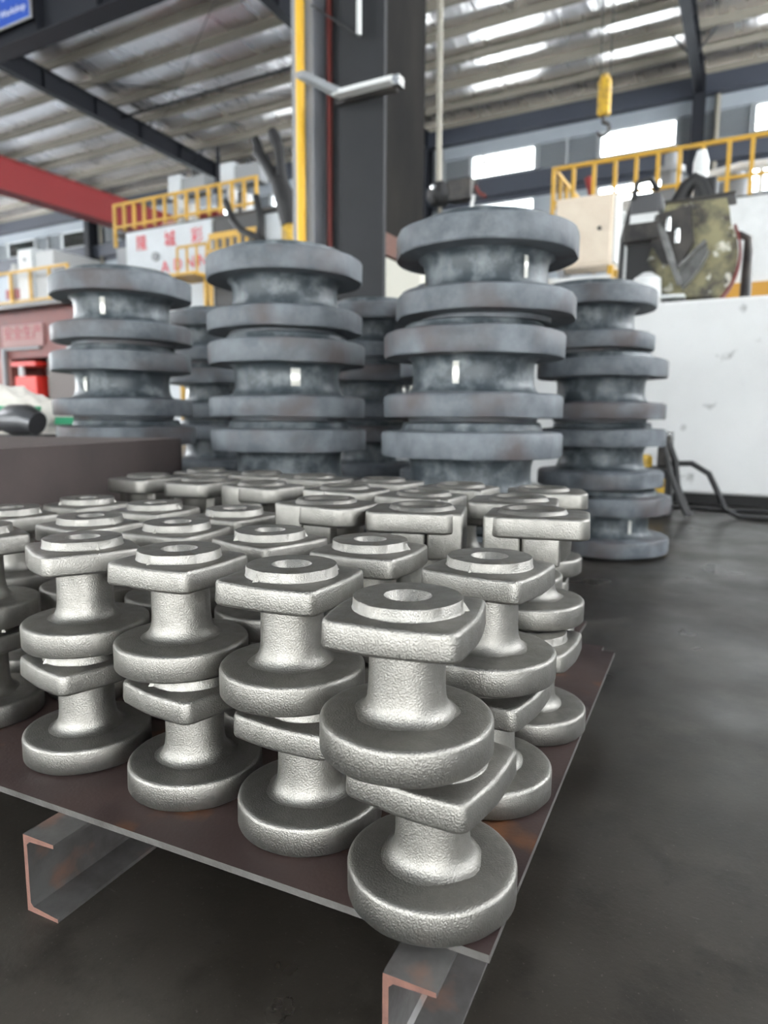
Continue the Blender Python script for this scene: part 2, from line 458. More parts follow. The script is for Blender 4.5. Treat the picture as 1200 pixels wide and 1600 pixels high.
for z0, z1 in ((0, 3.8), (6.2, 7.2), (9.8, EAVE + 1.6)): w.box(0, .25, N0, NW + .3, z0, z1)
for nn in (N0, .9, 5.4, 9.9, 14.4, 18.9, 23.4): w.box(0, .25, nn, nn + 1.6, 3.8, 6.2); w.box(0, .25, nn, nn + .9, 7.2, 9.8)  # unseen openings added to brighten roof and machines from the right
wr = w.build('wall_right', WALLP, loc=bw(U1, 0), rz=ROT); tag(wr, kind='structure')

# ================================================================== big steel members
# dark runway girder carrying the sign
g = bempty('crane_girder', -18.0, 10.6, 8.7, 'dark steel crane girder crossing high up at the left', 'girder')
m = MB(); m.box(-20, 8.6, -.02, .02, 0.03, 1.2); m.build('web', DARKSTEEL, g)
m = MB(); m.box(-20, 8.6, -.22, .22, 0, .03); m.build('lower_flange', DARKSTEEL, g)
m = MB(); m.box(-20, 8.6, -.22, .22, 1.2, 1.23); m.build('upper_flange', DARKSTEEL, g)
st = MB(); st.box(-.012, .012, -.2, .2, .03, 1.2); sme = st.mesh('stiffener', DARKSTEEL)
for k in range(15):
    o = link('stiffener', sme, None, g); o.location = (-19 + k * 1.9, 0, 0)
for uu in (-27.2, 0.5):   # brackets hanging it from the rafters
    m = MB(); m.box(uu - .15, uu + .15, -.15, .15, 1.23, 2.35); o = m.build('hanger', DARKSTEEL, g)
    o.location = (0 if uu < 0 else 0, 0, 0)
    if uu < -20: o.location = (10, 0, 0)
# sign
s = bempty('hanging_sign', -14.30, 10.36, 9.04, 'blue workshop sign with white lettering on the dark girder', 'sign')
m = MB(); m.box(-3.0, 0, -.02, .02, 0, .95); m.build('sign_board', SIGNBLUE, s)
m = MB()
m.box(-3.03, .03, -.03, .02, -.03, 0); m.box(-3.03, .03, -.03, .02, .95, .98); m.box(0, .03, -.03, .02, 0, .95); m.box(-3.03, -3.0, -.03, .02, 0, .95)
m.build('sign_frame', GALV, s)
text('lettering', 'Forging Workshop', 0.20, SIGNWHITE, s, (-.13, -.025, .24), (PI / 2, 0, 0), .003, 'RIGHT')
text('lettering', '\u953b\u9020\u8f66\u95f4', 0.44, SIGNWHITE, s, (-.80, -.025, .68), (PI / 2, 0, 0), .003, 'RIGHT')

# red bridge crane
c = bempty('bridge_crane', -18.0, 14.0, 6.42, 'red crane bridge girder crossing the bay at upper left', 'crane')
m = MB(); m.box(-.22, .22, -6, 6.8, .05, .80); m.build('box_girder', CRANERED, c)
m = MB(); m.box(-.26, .26, -6, 6.8, .80, .84); m.build('top_plate', CRANERED, c)
m = MB(); m.box(-.26, .26, -6, 6.8, 0, .05); m.build('bottom_flange', CRANERED, c)
for yy in (-5.4, 6.3):
    m = MB(); m.box(-.9, .9, yy - .2, yy + .2, .84, 1.15); m.build('end_carriage', CRANERED, c)
    m = MB(); m.box(-.05, .05, yy - .05, yy + .05, 1.15, 1.15 + (roofz(14 + yy) - .24 - .6 - 6.42 - 1.15)); m.build('hanger', DARKSTEEL, c)

# main column behind the stacks
cl = bempty('steel_column', -2.8, 4.4, 0, 'grey built-up steel column with yellow and red pipes behind the stacks', 'column')
H_ = roofz(5) - .24
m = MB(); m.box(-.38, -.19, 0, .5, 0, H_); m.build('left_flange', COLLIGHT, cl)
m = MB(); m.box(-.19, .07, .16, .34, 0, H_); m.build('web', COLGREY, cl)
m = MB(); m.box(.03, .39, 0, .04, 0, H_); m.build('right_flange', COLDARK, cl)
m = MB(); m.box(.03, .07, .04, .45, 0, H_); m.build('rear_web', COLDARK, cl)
m = MB(); m.tube([(-.272, -.045, 0), (-.272, -.045, H_ - .2)], .033, 14); p = m.build('gas_pipe', PIPEYEL, cl, 40)
tag(p, 'yellow vertical gas pipe')
m = MB(); m.tube([(-.115, .10, 0), (-.115, .10, H_ - .2)], .022, 10); p = m.build('small_pipe', REDPIPE, cl, 40)
tag(p, 'thin dark red vertical pipe')
for z in (1.2, 4.0, 6.5):
    m = MB(); m.box(-.34, -.23, -.10, 0.0, z, z + .04); m.build('pipe_clip', GALV, cl)
    m = MB(); m.box(-.15, -.08, .10, .16, z, z + .03); m.build('pipe_clip', GALV, cl)
# dark duct on the column's right side, its lower lip rusty
m = MB(); m.box(.35, .385, .04, .66, 1.85, H_); m.build('side_duct', mat('dark_duct_steel', (0.010, 0.0095, 0.0095), 0.8, spec=0.08, col2=(0.020, 0.018, 0.016), vscale=2.5, stretch=(1, 1, .25)), cl)
m = MB(); m.box(.345, .39, .04, .67, 1.70, 1.85); m.build('duct_lip', RUSTEND, cl)
# angle-iron cable brackets on the column
def bracket(name, z, label, ln, bulge):
    b = bempty(name, -2.69, 4.3, z, label, 'bracket', None)
    m = MB(); m.box(-.27, -.02, -.26, -.22, -.03, .03); m.box(-.02, .02, -.26, .1, -.03, .03)
    return b
b = bempty('angle_bracket', -2.70, 4.368, 2.76, 'pale angle iron bracket bent in front of the column', 'bracket')
m = MB(); m.layers([[(-.29, -.18, .12), (-.23, -.18, .12), (-.0, -.03, 0), (-.06, -.03, 0)], [(-.29, -.18, .16), (-.23, -.18, .16), (0, -.03, .05), (-.06, -.03, .05)]]); m.build('long_arm', GREYM, b)
m = MB(); m.box(-.05, .40, -.05, .0, .0, .05); m.box(-.05, .40, -.10, -.05, -.005, .005); m.build('short_arm', WHITE, b)
m = MB(); m.box(.40, .45, -.06, 0.02, -.02, .04); m.build('end_clip', CHROME, b)
m = MB(); m.box(-.08, .40, -.005, .03, -.03, -.0); m.build('wall_cleat', BLACKGREASE, b)
b = bempty('cable_hanger', -2.58, 4.38, 3.13, 'thin pale rod and wire at the top of the column', 'bracket')
m = MB(); m.tube([(0, -.03, 0), (0.0, -.03, .9)], .018, 8); m.build('rod', GALV, b)
m = MB(); m.tube([(0, -.03, 0), (-.34, -.10, .24)], .007, 6); m.build('wire', BLACK, b)
m = MB(); m.box(-.015, .015, -.03, .025, .4, .43); m.build('wall_cleat', GALV, b)

# ================================================================== hoist
h = bempty('chain_hoist', -1.91, 9.0, 3.98, 'yellow hoist hook block hanging on two cables at upper right', 'hoist')
m = MB(); m.box(-.075, .075, -.06, .06, .20, .62, .03); m.build('hook_block', HOOKY, h)
m = MB(); m.lathe([(0, .60), (.05, .60), (.05, .66), (0, .66)], 16); m.build('block_cap', HOOKY, h)
m = MB(); m.tube([(0, 0, .22), (0, 0, .12)], .022, 8)
hk = [(0.07 * math.cos(a) , 0, 0.05 + 0.075 * math.sin(a)) for a in [R(x) for x in range(90, -190, -20)]]
m.tube(hk, [.022] * (len(hk) - 3) + [.02, .016, .01], 8); m.build('hook', BLACKGREASE, h, 40)
for dx in (-.055, .055):
    m = MB(); m.tube([(dx, 0, .6), (dx + (.02 if dx > 0 else -.025), 0, 3.3)], .009, 6); m.build('cable', BLACK, h)
m = MB(); m.box(-.25, .42, -.15, .15, 3.3, 3.7, .03); t = m.build('hoist_body', CRANERED, h)
m = MB(); m.tube([(-.12, 0, 3.7), (-.12, 0, roofz(9) - .1 - 3.98)], .03, 8); m.build('suspension_rod', DARKSTEEL, h)

# ================================================================== pallets
# front pallet: plate corner at (.09,.515), back edge stepped
PC = Vector((0.09, 0.515, 0)); PA = R(-25.2)
PLZ = 0.098
pal = empty('steel_pallet', PC, PA, 'rust-brown steel plate pallet on channel skids in the foreground', 'pallet')
m = MB(); m.prism([(0, 0), (0, .835), (-.024, .835), (-.024, .862), (-.082, .862), (-.082, 1.02), (-1.10, 1.02), (-1.10, 0)], .0905, PLZ)
m.bm.normal_update()
for f in m.bm.faces: f.material_index = 1 if abs(f.normal.z) < 0.5 else 0
m.build('deck_plate', [PLATE, PLATE_EDGE], pal)
def channel(x, y0, y1, flip, parent):
    """C section along local y, web at x, flanges towards +x (or -x)"""
    s = -1 if flip else 1
    wf, hh, t = .047, .0905, .0055
    c = MB()
    prof = [(0, 0), (s * wf, 0), (s * wf, t * .8), (s * (t + .004), t * 1.25), (s * t, t * 1.25 + .004),
            (s * t, hh - t * 1.25 - .004), (s * (t + .004), hh - t * 1.25), (s * wf, hh - t * .8), (s * wf, hh), (0, hh)]
    c.prismn(prof, y0, y1)
    c.bm.normal_update()
    for f in c.bm.faces:
        f.material_index = 1 if abs(f.normal.y) > 0.9 else 0
    o = c.build('channel_skid', [CHAN, RUSTEND], parent, None)
    o.location = (x, 0, 0)
    return o
ch1 = channel(-.509, -.046, .83, False, pal)
ch2 = channel(-.076, -.047, .83, False, pal)
channel(-.95, -.05, .83, False, pal)

# ================================================================== castings
DISC = 0.080
def bulged_square(a, cr, b, n_side=10, n_c=5):
    """rounded square outline, half side a, corner radius cr, sides bulging by b"""
    pts = []
    for q in range(4):
        ang = q * PI / 2
        ca, sa = math.cos(ang), math.sin(ang)
        seq = []
        for i in range(n_side + 1):
            t = -1 + 2 * i / n_side
            y = t * (a - cr); x = a + b * (1 - abs(t) ** 1.6)
            seq.append((x, y))
        for i in range(1, n_c):
            p = i / n_c * PI / 2
            seq.append((a - cr + cr * math.cos(p), a - cr + cr * math.sin(p)))
        pts += [(x * ca - y * sa, x * sa + y * ca) for x, y in seq]
    return pts
def inset(pts, d):
    r = []
    for x, y in pts:
        l = math.hypot(x, y); r.append((x * (1 - d / l), y * (1 - d / l)))
    return r
def disc_prof():
    return [(0, 0), (.074, 0), (.078, .0015), (.0800, .004), (.0800, .0285), (.0794, .0308), (.0778, .0325), (.0755, .0333), (.072, .0338), (.058, .0350), (.04, .0358), (0, .0358)]
def neck_prof(ztop, r=.0350):
    return [(.0500, .0348), (.0462, .0360), (.0435, .0373), (.0411, .0393), (.0391, .0418), (.0375, .0450), (.0363, .0490), (.0356, .0540), (r, .061), (r - .0003, ztop - .012), (r, ztop - .004), (r + .003, ztop + .001)]
def plate_rings(out, z0, th, boss_r, rnd=.0042):
    rings = []
    def R_(d, z): rings.append([(x, y, z) for x, y in inset(out, d)])
    R_(.030, z0); R_(rnd, z0); R_(rnd * .3, z0 + rnd * .3); R_(0, z0 + rnd); R_(0.0008, z0 + th - rnd); R_(rnd * .4, z0 + th - rnd * .28); R_(rnd * 1.1, z0 + th + .0003)
    R_(.014, z0 + th + .0010); R_(.022, z0 + th + .0014); R_(.034, z0 + th + .0016)
    return rings
HA = 0.1425
def make_A(v):
    root = empty('steel_casting', (0, 0, 0))
    m = MB(); m.lathe(disc_prof(), 72); m.jitter(.0006, 35, v); m.build('base_flange', CAST, root, 50)
    pz = .1040; th = .0265
    m = MB(); m.lathe(neck_prof(pz + .004), 48); m.jitter(.0007, 45, v + 3); m.build('neck', CAST, root, 60)
    out = bulged_square(.0618, .0125, .0042)
    m = MB(); m.layers(plate_rings(out, pz, th, 0)); m.jitter(.0007, 22, v + 5); m.build('square_plate', CAST, root, 50)
    bz = pz + th - .001
    top = HA
    br = .0493
    prof = [(br + .0045, bz + .0008), (br + .0018, bz + .0018), (br + .0006, bz + .0036), (br, top - .0006), (br - .0006, top), (.0218, top), (.0205, top - .0015), (.017, top - .007), (.0135, top - .0125), (.006, top - .0150), (0, top - .0155)]
    m = MB(); m.lathe(prof, 64); m.jitter(.0005, 60, v + 8)
    for q in m.bm.verts:
        if q.co.z > top - .0003: q.co.z = top
        if q.co.z < top - .005 and math.hypot(q.co.x, q.co.y) < .02:
            q.co.z += noise.noise(q.co * 260 + Vector((v, 0, 0))) * .003
    for ba, bl in ((v * 2.1, .0045), (v * 2.1 + 2.6, .003)):
        c_, s_ = math.cos(ba), math.sin(ba)
        p0 = Vector((c_ * (br - .001), s_ * (br - .001), 0)); tg = Vector((-s_, c_, 0)); rd = Vector((c_, s_, 0))
        a_ = [p0 - tg * .004 + Vector((0, 0, bz + .002)), p0 + tg * .004 + Vector((0, 0, bz + .002)), p0 + rd * (bl + .003) + Vector((0, 0, bz + .002))]
        b_ = [p0 - tg * .0015 + Vector((0, 0, top - .002)), p0 + tg * .0015 + Vector((0, 0, top - .002)), p0 + rd * bl * .35 + Vector((0, 0, top - .003))]
        m.layers([a_, b_])
    m.build('boss_ring', CAST, root, 40)
    return root
HB = 0.1685
def lobe_outline(short=False):
    pts = []
    # elongated plate: long along x, right end slightly tapered
    ctrl = [(-.047, -.060), (.072, -.057), (.083, -.043), (.083, .043), (.072, .057), (-.047, .060), (-.058, .048), (-.058, -.048)]
    if short: ctrl = [(-.012, -.062), (.060, -.060), (.083, -.040), (.083, .040), (.060, .058), (-.064, .054), (-.067, .050), (-.067, -.046), (-.064, -.051), (-.013, -.0525)]
    n = len(ctrl)
    for i in range(n):
        p0 = Vector(ctrl[i - 1]); p = Vector(ctrl[i]); p1 = Vector(ctrl[(i + 1) % n])
        a = p + (p0 - p).normalized() * min(.008, (p0 - p).length * .45); b = p + (p1 - p).normalized() * min(.008, (p1 - p).length * .45)
        for t in (0, .33, .66, 1):
            q = a * (1 - t) ** 2 + p * 2 * t * (1 - t) + b * t * t
            pts.append((q.x, q.y))
    return pts
def make_B(v, short=False):
    root = empty('steel_casting', (0, 0, 0))
    m = MB(); m.lathe(disc_prof(), 56); m.jitter(.0006, 35, v); m.build('base_flange', CAST, root, 50)
    bz0 = .090; top = HB - .006
    m = MB(); m.lathe(neck_prof(bz0 + .012), 40); m.jitter(.0007, 45, v + 3); m.build('neck', CAST, root, 60)
    # two half blocks with a seam between them
    for x0, x1 in ((-.068, -.0135), (-.0115, .043)):
        m = MB(); m.box(x0, x1, -.053, .053, bz0, top - .001 if x0 < -.02 else top - .012, .0045); m.jitter(.0008, 30, v + x0 * 50)
        m.build('block_half', CAST, root, 50)
    m = MB(); m.lathe([(.0, bz0 + .002), (.034, bz0 + .002), (.043, bz0 + .012), (.045, top - .015), (.03, top - .012), (0, top - .012)], 32, cx=.014)
    m.build('round_web', CAST, root, 40)
    m = MB(); m.layers(plate_rings(lobe_outline(short), top - .0325, .031, 0)); m.jitter(.0009, 28, v + 5); m.build('lobe_plate', CAST, root, 50)
    zt = HB
    br = .0495
    prof = [(br + .004, top - .0015), (br + .001, top + .001), (br - .001, zt - .001), (br - .003, zt), (.0385, zt), (.0365, zt - .001), (.030, zt - .010), (.024, zt - .0125), (0, zt - .013)]
    m = MB(); m.lathe(prof, 56); m.jitter(.0005, 60, v + 8)
    for q in m.bm.verts:
        if q.co.z > zt - .0004: q.co.z = zt
    m.build('cup_ring', CAST, root, 40)
    return root
protoA = [make_A(1.0), make_A(21.0), make_A(47.0)]
protoB = [make_B(5.0), make_B(33.0)]
protoC = [make_B(12.0, True)]
used = set()
def place(protos, k, x, y, z, yaw, label, group=None):
    p = protos[k % len(protos)]
    if p.name in used: p = copy_tree(p)
    else: used.add(p.name)
    p.location = (x, y, z); p.rotation_euler = (0, 0, R(yaw))
    tag(p, label, 'casting', group)
    return p
AG = 'silver castings stacked in pairs on the pallet'
# front row from the pallet corner: lower x,y,yaw, upper x,y,yaw
front = [
 ((.0474, .5992, -32), (.0220, .5990, -19), 'the corner stack, nearest of all'),
 ((-.0803, .7177, -28), (-.1000, .7310, -24), 'the second front stack from the corner'),
 ((-.2297, .7967, -36), (-.2480, .8168, -25), 'the third front stack from the corner'),
 ((-.3954, .8741, -40), (-.3990, .8940, -53), 'the fourth front stack from the corner'),
 ((-.598, .982, -30), (-.597, .985, -48), 'the fifth front stack, cut by the left frame edge'),
]
k = 0
for (lx, ly, la), (ux, uy, ua), w_ in front:
    place(protoA, k, lx, ly, PLZ, la, 'lower silver casting in ' + w_, AG)
    place(protoA, k + 1, ux, uy, PLZ + HA, ua, 'upper square-plate silver casting in ' + w_, AG)
    k += 1
rows = [
 ('second', [(.124, .784, -32, .1235, .7835, -33), (-.016, .895, -10, -.018, .890, -25), (-.160, .962, 5, -.162, .962, -40),
             (-.318, 1.036, -20, -.316, 1.034, -21), (-.47, 1.093, -35, -.4735, 1.092, -32), (-.652, 1.19, 0, -.654, 1.188, -40)]),
]
ordn = ['first', 'second', 'third', 'fourth', 'fifth', 'sixth']
for rn, L_ in rows:
    for i, (lx, ly, la, ux, uy, ua) in enumerate(L_):
        where = 'the %s row, %s stack from the right' % (rn, ordn[i])
        place(protoA, k, lx, ly, PLZ, la, 'lower silver casting of ' + where, AG)
        place(protoA, k + 1, ux, uy, PLZ + HA, ua, 'square-plate silver casting atop ' + where, AG)
        k += 1
# third row: three twin-block castings on the right, square plates on the left
third = [('B', .2145, .958, -28, .2235, 1.018, -16), ('B', .056, 1.058, -20, .059, 1.060, 170), ('C', -.094, 1.138, 10, -.096, 1.135, -30),
         ('A', -.262, 1.198, 0, -.263, 1.197, -32), ('A', -.426, 1.272, 15, -.428, 1.270, -21), ('A', -.586, 1.343, 0, -.586, 1.343, -32)]
fourth = [('B', .234, 1.188, 0, .234, 1.186, 165), ('B', .073, 1.258, -30, .073, 1.256, 155), ('C', -.078, 1.366, 0, -.078, 1.365, -28),
          ('C', -.254, 1.432, 10, -.255, 1.430, -32), ('B', -.401, 1.527, 0, -.401, 1.525, -110), ('B', -.552, 1.606, 0, -.552, 1.605, -115)]
fifth = [('B', .310, 1.366, -15, .315, 1.351, -10), ('B', .159, 1.419, 0, .159, 1.417, 150), ('B', -.002, 1.538, 0, -.002, 1.536, -30),
         ('B', -.163, 1.616, 0, -.163, 1.614, -30), ('B', -.304, 1.703, -30, -.304, 1.702, -30), ('B', -.465, 1.791, 0, -.465, 1.789, -30)]
for rn, L_ in (('third', third), ('fourth', fourth), ('fifth', fifth)):
    for i, (ty, lx, ly, la, ux, uy, ua) in enumerate(L_):
        where = 'the %s row, %s stack from the right' % (rn, ordn[i])
        place(protoA, k, lx, ly, PLZ, la, 'lower silver casting of ' + where, AG)
        if ty == 'A':
            place(protoA, k + 1, ux, uy, PLZ + HA, ua, 'square-plate silver casting atop ' + where, AG)
        else:
            place(protoC if ty == 'C' else protoB, k, ux, uy, PLZ + HA, ua, 'wide-cupped twin-block silver casting atop ' + where, AG)
        k += 1

# ================================================================== forged spools
HS, RS = 0.2659, 0.2503
def flatcut(m, specs):
    for ang, lim, z0, z1 in specs:
        d = Vector((math.cos(ang), math.sin(ang), 0))
        for v in m.bm.verts:
            if z0 - 1e-4 <= v.co.z <= z1 + 1e-4:
                q = v.co.dot(d)
                if q > lim: v.co -= d * (q - lim)
def make_spool(v):
    root = empty('forged_spool', (0, 0, 0))
    z = [0, .048 * HS, .285 * HS, .653 * HS, .887 * HS, HS]
    rn = .168
    m = MB(); m.lathe([(0, 0), (.180, 0), (.182, z[1] - .001), (.190, z[1]), (.2475, z[1]), (RS, z[1] + .004), (RS + .0006, z[2] - .012), (RS - .002, z[2] - .006), (.240, z[2] - .001), (.19, z[2] + .003), (.16, z[2] + .003), (0, z[2] + .003)], 72)
    flatcut(m, [(v * 1.3 - 1.2, .243, z[1] - .002, z[2] + .001), (v * 1.3 + 2.4, .243, z[1] - .002, z[2] + .001)])
    m.jitter(.0018, 9, v); m.build('lower_flange', SPOOL, root, 35)
    m = MB(); m.lathe([(.200, z[2] - .001), (.186, z[2] + .003), (.176, z[2] + .011), (.170, z[2] + .024), (rn, z[2] + .04), (rn, z[3] - .03), (.171, z[3] - .014), (.178, z[3] - .004), (.192, z[3] + .002)], 64)
    m.jitter(.002, 12, v + 2); m.build('hub', HUB, root, 50)
    m = MB(); m.lathe([(0, z[3]), (.17, z[3]), (.2475, z[3]), (RS, z[3] + .004), (RS + .0006, z[4] - .004), (RS - .004, z[4] + .003), (.238, z[4] + .006), (.205, z[4] + .008), (0, z[4] + .008)], 72)
    flatcut(m, [(v * 1.3 - 1.2, .243, z[3] - .002, z[4] + .012), (v * 1.3 + 2.4, .243, z[3] - .002, z[4] + .012)])
    m.jitter(.0018, 9, v + 4); m.build('upper_flange', SPOOL, root, 35)
    m = MB(); m.lathe([(0, z[4] + .006), (.199, z[4] + .006), (.194, z[4] + .012), (.1915, z[5] - .004), (.186, z[5]), (0, z[5])], 64)
    m.build('top_boss', HUB, root, 35)
    return root
protoS = [make_spool(0.3), make_spool(1.7), make_spool(3.1)]
usedS = set()
def mark(parent, ang, w, h0, h1):
    """bright smear of glossy paint on the hub"""
    m = MB(); r = .1695
    n = 4; ra = []; rb = []; rc = []
    a0, a1 = ang - w / 2, ang + w / 2
    def arc(rad, z): return [(rad * math.cos(a0 + (a1 - a0) * i / n), rad * math.sin(a0 + (a1 - a0) * i / n), z) for i in range(n + 1)]
    A = arc(r, h0); B = arc(r, h1); Co = arc(r + .003, h0 + .004); Do = arc(r + .003, h1 - .004)
    m.layers([A + A[::-1][:0], Co, Do, B], cap=False)
    return m.build('paint_mark', TAPE, parent, 40)
SG = 'dark forged spools stacked four high on the floor'
stacks = [
 ('the tallest-looking stack, right of the column', [(.232, 1.950), (.242, 1.934), (.248, 1.966), (.278, 1.968)], [1, 1, 1, 1]),
 ('the stack in front of the column pipes', [(-.308, 2.262), (-.312, 2.262), (-.317, 2.27), (-.326, 2.305)], [1, 1, 1, 1]),
 ('the far left stack behind the brown bin', [(-.98, 2.65), (-.985, 2.65), (-.995, 2.65), (-.985, 2.645)], [1, 1, 1, 1]),
 ('the right stack on open floor beside the white block', [(.924, 2.832), (.892, 2.84), (.868, 2.80), (.822, 2.83)], [1, 1, 1, 1]),
 ('the shaded stack between the two left stacks', [(-.84, 3.52), (-.84, 3.52), (-.835, 3.515), (-.85, 3.52)], [1, 1, 1, 1]),
 ('the shaded stack at the column foot', [(-.05, 3.25), (-.045, 3.25), (-.05, 3.245), (-.04, 3.25)], [1, 1, 1, 1]),
 ('the stack hidden behind the tallest-looking stack', [(.315, 2.84), (.315, 2.84), (.312, 2.84), (.312, 2.845)], [1, 1, 1, 1]),
]
lev = ['bottom', 'second', 'third', 'top']
k = 0
for si, (where, L_, _) in enumerate(stacks):
    for i, (x, y) in enumerate(L_):
        p = protoS[(k * 2 + si) % 3]
        if p.name in usedS: p = copy_tree(p)
        else: usedS.add(p.name)
        p.location = (x, y, i * (HS + .0008)); yaw = random.uniform(0, 2 * PI); p.rotation_euler = (0, 0, yaw)
        tag(p, '%s dark grey forged spool of %s' % (lev[i], where), 'spool', SG)
        p['yaw'] = yaw
        k += 1
        # paint marks seen in the photograph (angle given in world terms)
        marks = {(0, 3): (R(-62), .07, .100, .158), (0, 2): (R(-112), .10, .100, .158), (1, 2): (R(-74), .17, .105, .160), (2, 3): (R(-92), .10, .100, .160),
                 (2, 2): (R(-118), .09, .100, .150), (3, 0): (R(-75), .08, .095, .150), (4, 3): (R(-140), .12, .1, .155)}
        if (si, i) in marks:
            a, w_, h0, h1 = marks[(si, i)]
            mark(p, a - yaw, w_, h0, h1)

# ================================================================== left side: bin, crate, sack, roller
bn = empty('steel_bin', (-.65, 2.2, 0), math.atan2(.989, .146) - PI / 2, 'dark brown open steel bin at the left behind the castings', 'bin')
t = .012
LB, WB, HBN = .93, 1.0, .476
m = MB(); m.box(-t, 0, -LB, 0, .05, HBN); m.build('side_panel', BIN, bn)
m = MB(); m.box(-WB, -WB + t, -LB, 0, .05, HBN); m.build('side_panel', BIN, bn)
m = MB(); m.box(-WB, 0, -t, 0, .05, HBN); m.build('end_panel', BIN, bn)
m = MB(); m.box(-WB, 0, -LB, -LB + t, .05, HBN); m.build('end_panel', BIN, bn)
m = MB(); m.box(-WB, 0, -LB, 0, .04, .05); m.build('bottom_plate', BIN, bn)
for xx in (-.95, -.12):
    m = MB(); m.box(xx, xx + .07, -LB, 0, 0, .04); m.build('foot_rail', BIN, bn)

cr = empty('steel_crate', (-1.98, 3.25, 0), R(4), 'black steel crate carrying the white sack at far left', 'crate')
m = MB(); m.box(-.45, .48, -.32, .32, .10, .458, .006); m.build('crate_body', BLACKGREASE, cr)
m = MB(); m.box(-.47, .50, -.34, .34, .445, .462); m.build('rim', BLACK, cr)
for xx in (-.4, .35):
    m = MB(); m.box(xx, xx + .08, -.3, .3, 0, .10); m.build('skid', BLACK, cr)
# woven sack, lumpy, folded
sk = empty('woven_sack', (-1.86, 3.30, .462), R(6), 'white woven sack with green stripes heaped on the black crate', 'sack')
m = MB()
nu, nv = 72, 26
rings = []
for j in range(nv + 1):
    t_ = j / nv
    ring = []
    for i in range(nu):
        a = 2 * PI * i / nu
        rr = math.cos(t_ * PI / 2) ** .55
        x = .43 * math.cos(a) * rr; y = .22 * math.sin(a) * rr
        zz = .235 * math.sin(t_ * PI / 2) ** .8 * (1 - .35 * max(0, x) / .4)
        q = Vector((x * 6, y * 6, zz * 6))
        d = noise.noise(q) * .035 + noise.noise(q * 2.7) * .018 + noise.noise(Vector((q.x * 1.2, q.y * 2, q.z * 5))) * .012
        ring.append((x + d, y + d * .6, max(0.0, zz + (d if j else 0))))
    rings.append(ring)
m.layers(rings); sb = m.build('sack_body', SACK, sk, 60)
for z0, x0, x1 in ((.092, -.30, .27), (.045, .33, .44)):
    m = MB(); pts0 = []; pts1 = []
    for i in range(16):
        t_ = i / 15; x = x0 + (x1 - x0) * t_
        y = -.222 * math.sqrt(max(0, 1 - (x / .47) ** 2)) - .012
        pts0.append((x, y, z0)); pts1.append((x, y + .012, z0 + .034))
    back0 = [(x, y + .03, z) for x, y, z in pts0][::-1]; back1 = [(x, y + .03, z) for x, y, z in pts1][::-1]
    m.layers([pts0 + back0, pts1 + back1]); m.build('green_stripe', GREENB, sk, 60)
ro = empty('dark_roller', (-1.575, 3.0, .462), R(-18), 'dark steel roller lying in front of the white sack', 'roller')
m = MB(); m.tube([(-.085, 0, .062), (-.05, 0, .066), (.03, 0, .066), (.085, 0, .050)], [.055, .066, .066, .050], 28); m.build('roller_body', mat('dark_roller_steel', (.10, .10, .105), .35, .7), ro, 40)
m = MB(); m.tube([(-.125, 0, .060), (-.085, 0, .060)], .045, 20); m.build('rusty_end', mat('brown_end_steel', (.10, .065, .05), .5, .3), ro, 40)

# ================================================================== right side: white block and machine
bl = bempty('machine_base', -.6, 4.85, 0, 'large white painted machine base block at the right', 'machine base')
m = MB(); m.box(-1.7, 3.2, 0, 2.05, .075, 1.30, .02); m.build('base_block', BLOCKW, bl)
m = MB(); m.box(-1.65, 3.2, .10, 2.0, 0, .075); m.build('plinth', BLACK, bl)
# furnace body with platform behind
fb_ = bempty('furnace_body', -1.0, 12.0, 0, 'tall white machine body under the right yellow railing', 'machine')
m = MB(); m.box(-1.12, 4.0, 0, 4, 0, 3.86); m.build('body_panel', WHITE, fb_)
m = MB(); m.box(-2.45, -1.12, .3, 4, 0, 3.0); m.build('side_box', WHITE, fb_)
m = MB(); m.box(-2.45, 4.0, .1, 4.2, 3.86, 3.915); m.build('deck', BLACKGREASE, fb_)
m = MB(); m.box(-1.0, -.9, -.06, 0, 2.2, 3.85); m.build('cable_tray', GALV, fb_)
m = MB(); m.box(-1.24, -1.14, -.04, .1, 0, 3.90); m.build('corner_post', WHITE, fb_)
m = MB(); m.box(-2.45, -1.3, .22, .3, 1.6, 2.3); m.build('black_opening_panel', BLACK, fb_)  # solid black panel, the shade of an opening put into its colour
m = MB(); m.box(-.1, 4.0, -.03, 0, 2.35, 2.62); m.build('orange_band', ORANGE, fb_)
# right railing
def railing(name, u, n, z0, label, us, ztop, zmid, zlow, ends=True):
    r = bempty(name, u, n, z0, label, 'railing')
    a, b_ = us[0], us[-1]
    m = MB(); m.box(a - .03, b_ + .03, -.03, .03, ztop - .06, ztop); m.build('top_rail', YELLOW, r)
    m = MB(); m.box(a, b_, -.025, .025, zmid - .05, zmid); m.build('mid_rail', YELLOW, r)
    pm_ = MB(); pm_.box(-.03, .03, -.03, .03, 0, ztop - .06); pme = pm_.mesh('post', YELLOW)
    for x in us:
        o = link('post', pme, None, r); o.location = (x, 0, 0)
    return r
us = [-3.40, -3.06, -2.72, -2.38, -2.05, -1.72, -1.40, -1.06, -.70, -.38, -.05, .30]
rr = railing('platform_railing', 0, 12.3, 3.92, 'yellow railing along the platform at upper right', us, .92, .36, 0)
m = MB(); m.box(-3.43, -3.37, .0, 1.9, .86, .92); m.build('return_rail', YELLOW, rr)
m = MB(); m.box(-3.43, -3.37, .0, 1.9, .31, .36); m.build('return_rail', YELLOW, rr)
pm_ = MB(); pm_.box(-.03, .03, -.03, .03, 0, .86); pme = pm_.mesh('return_post', YELLOW)
for y in (.45, .9, 1.35, 1.85):
    o = link('return_post', pme, None, rr); o.location = (-3.40, y, 0)
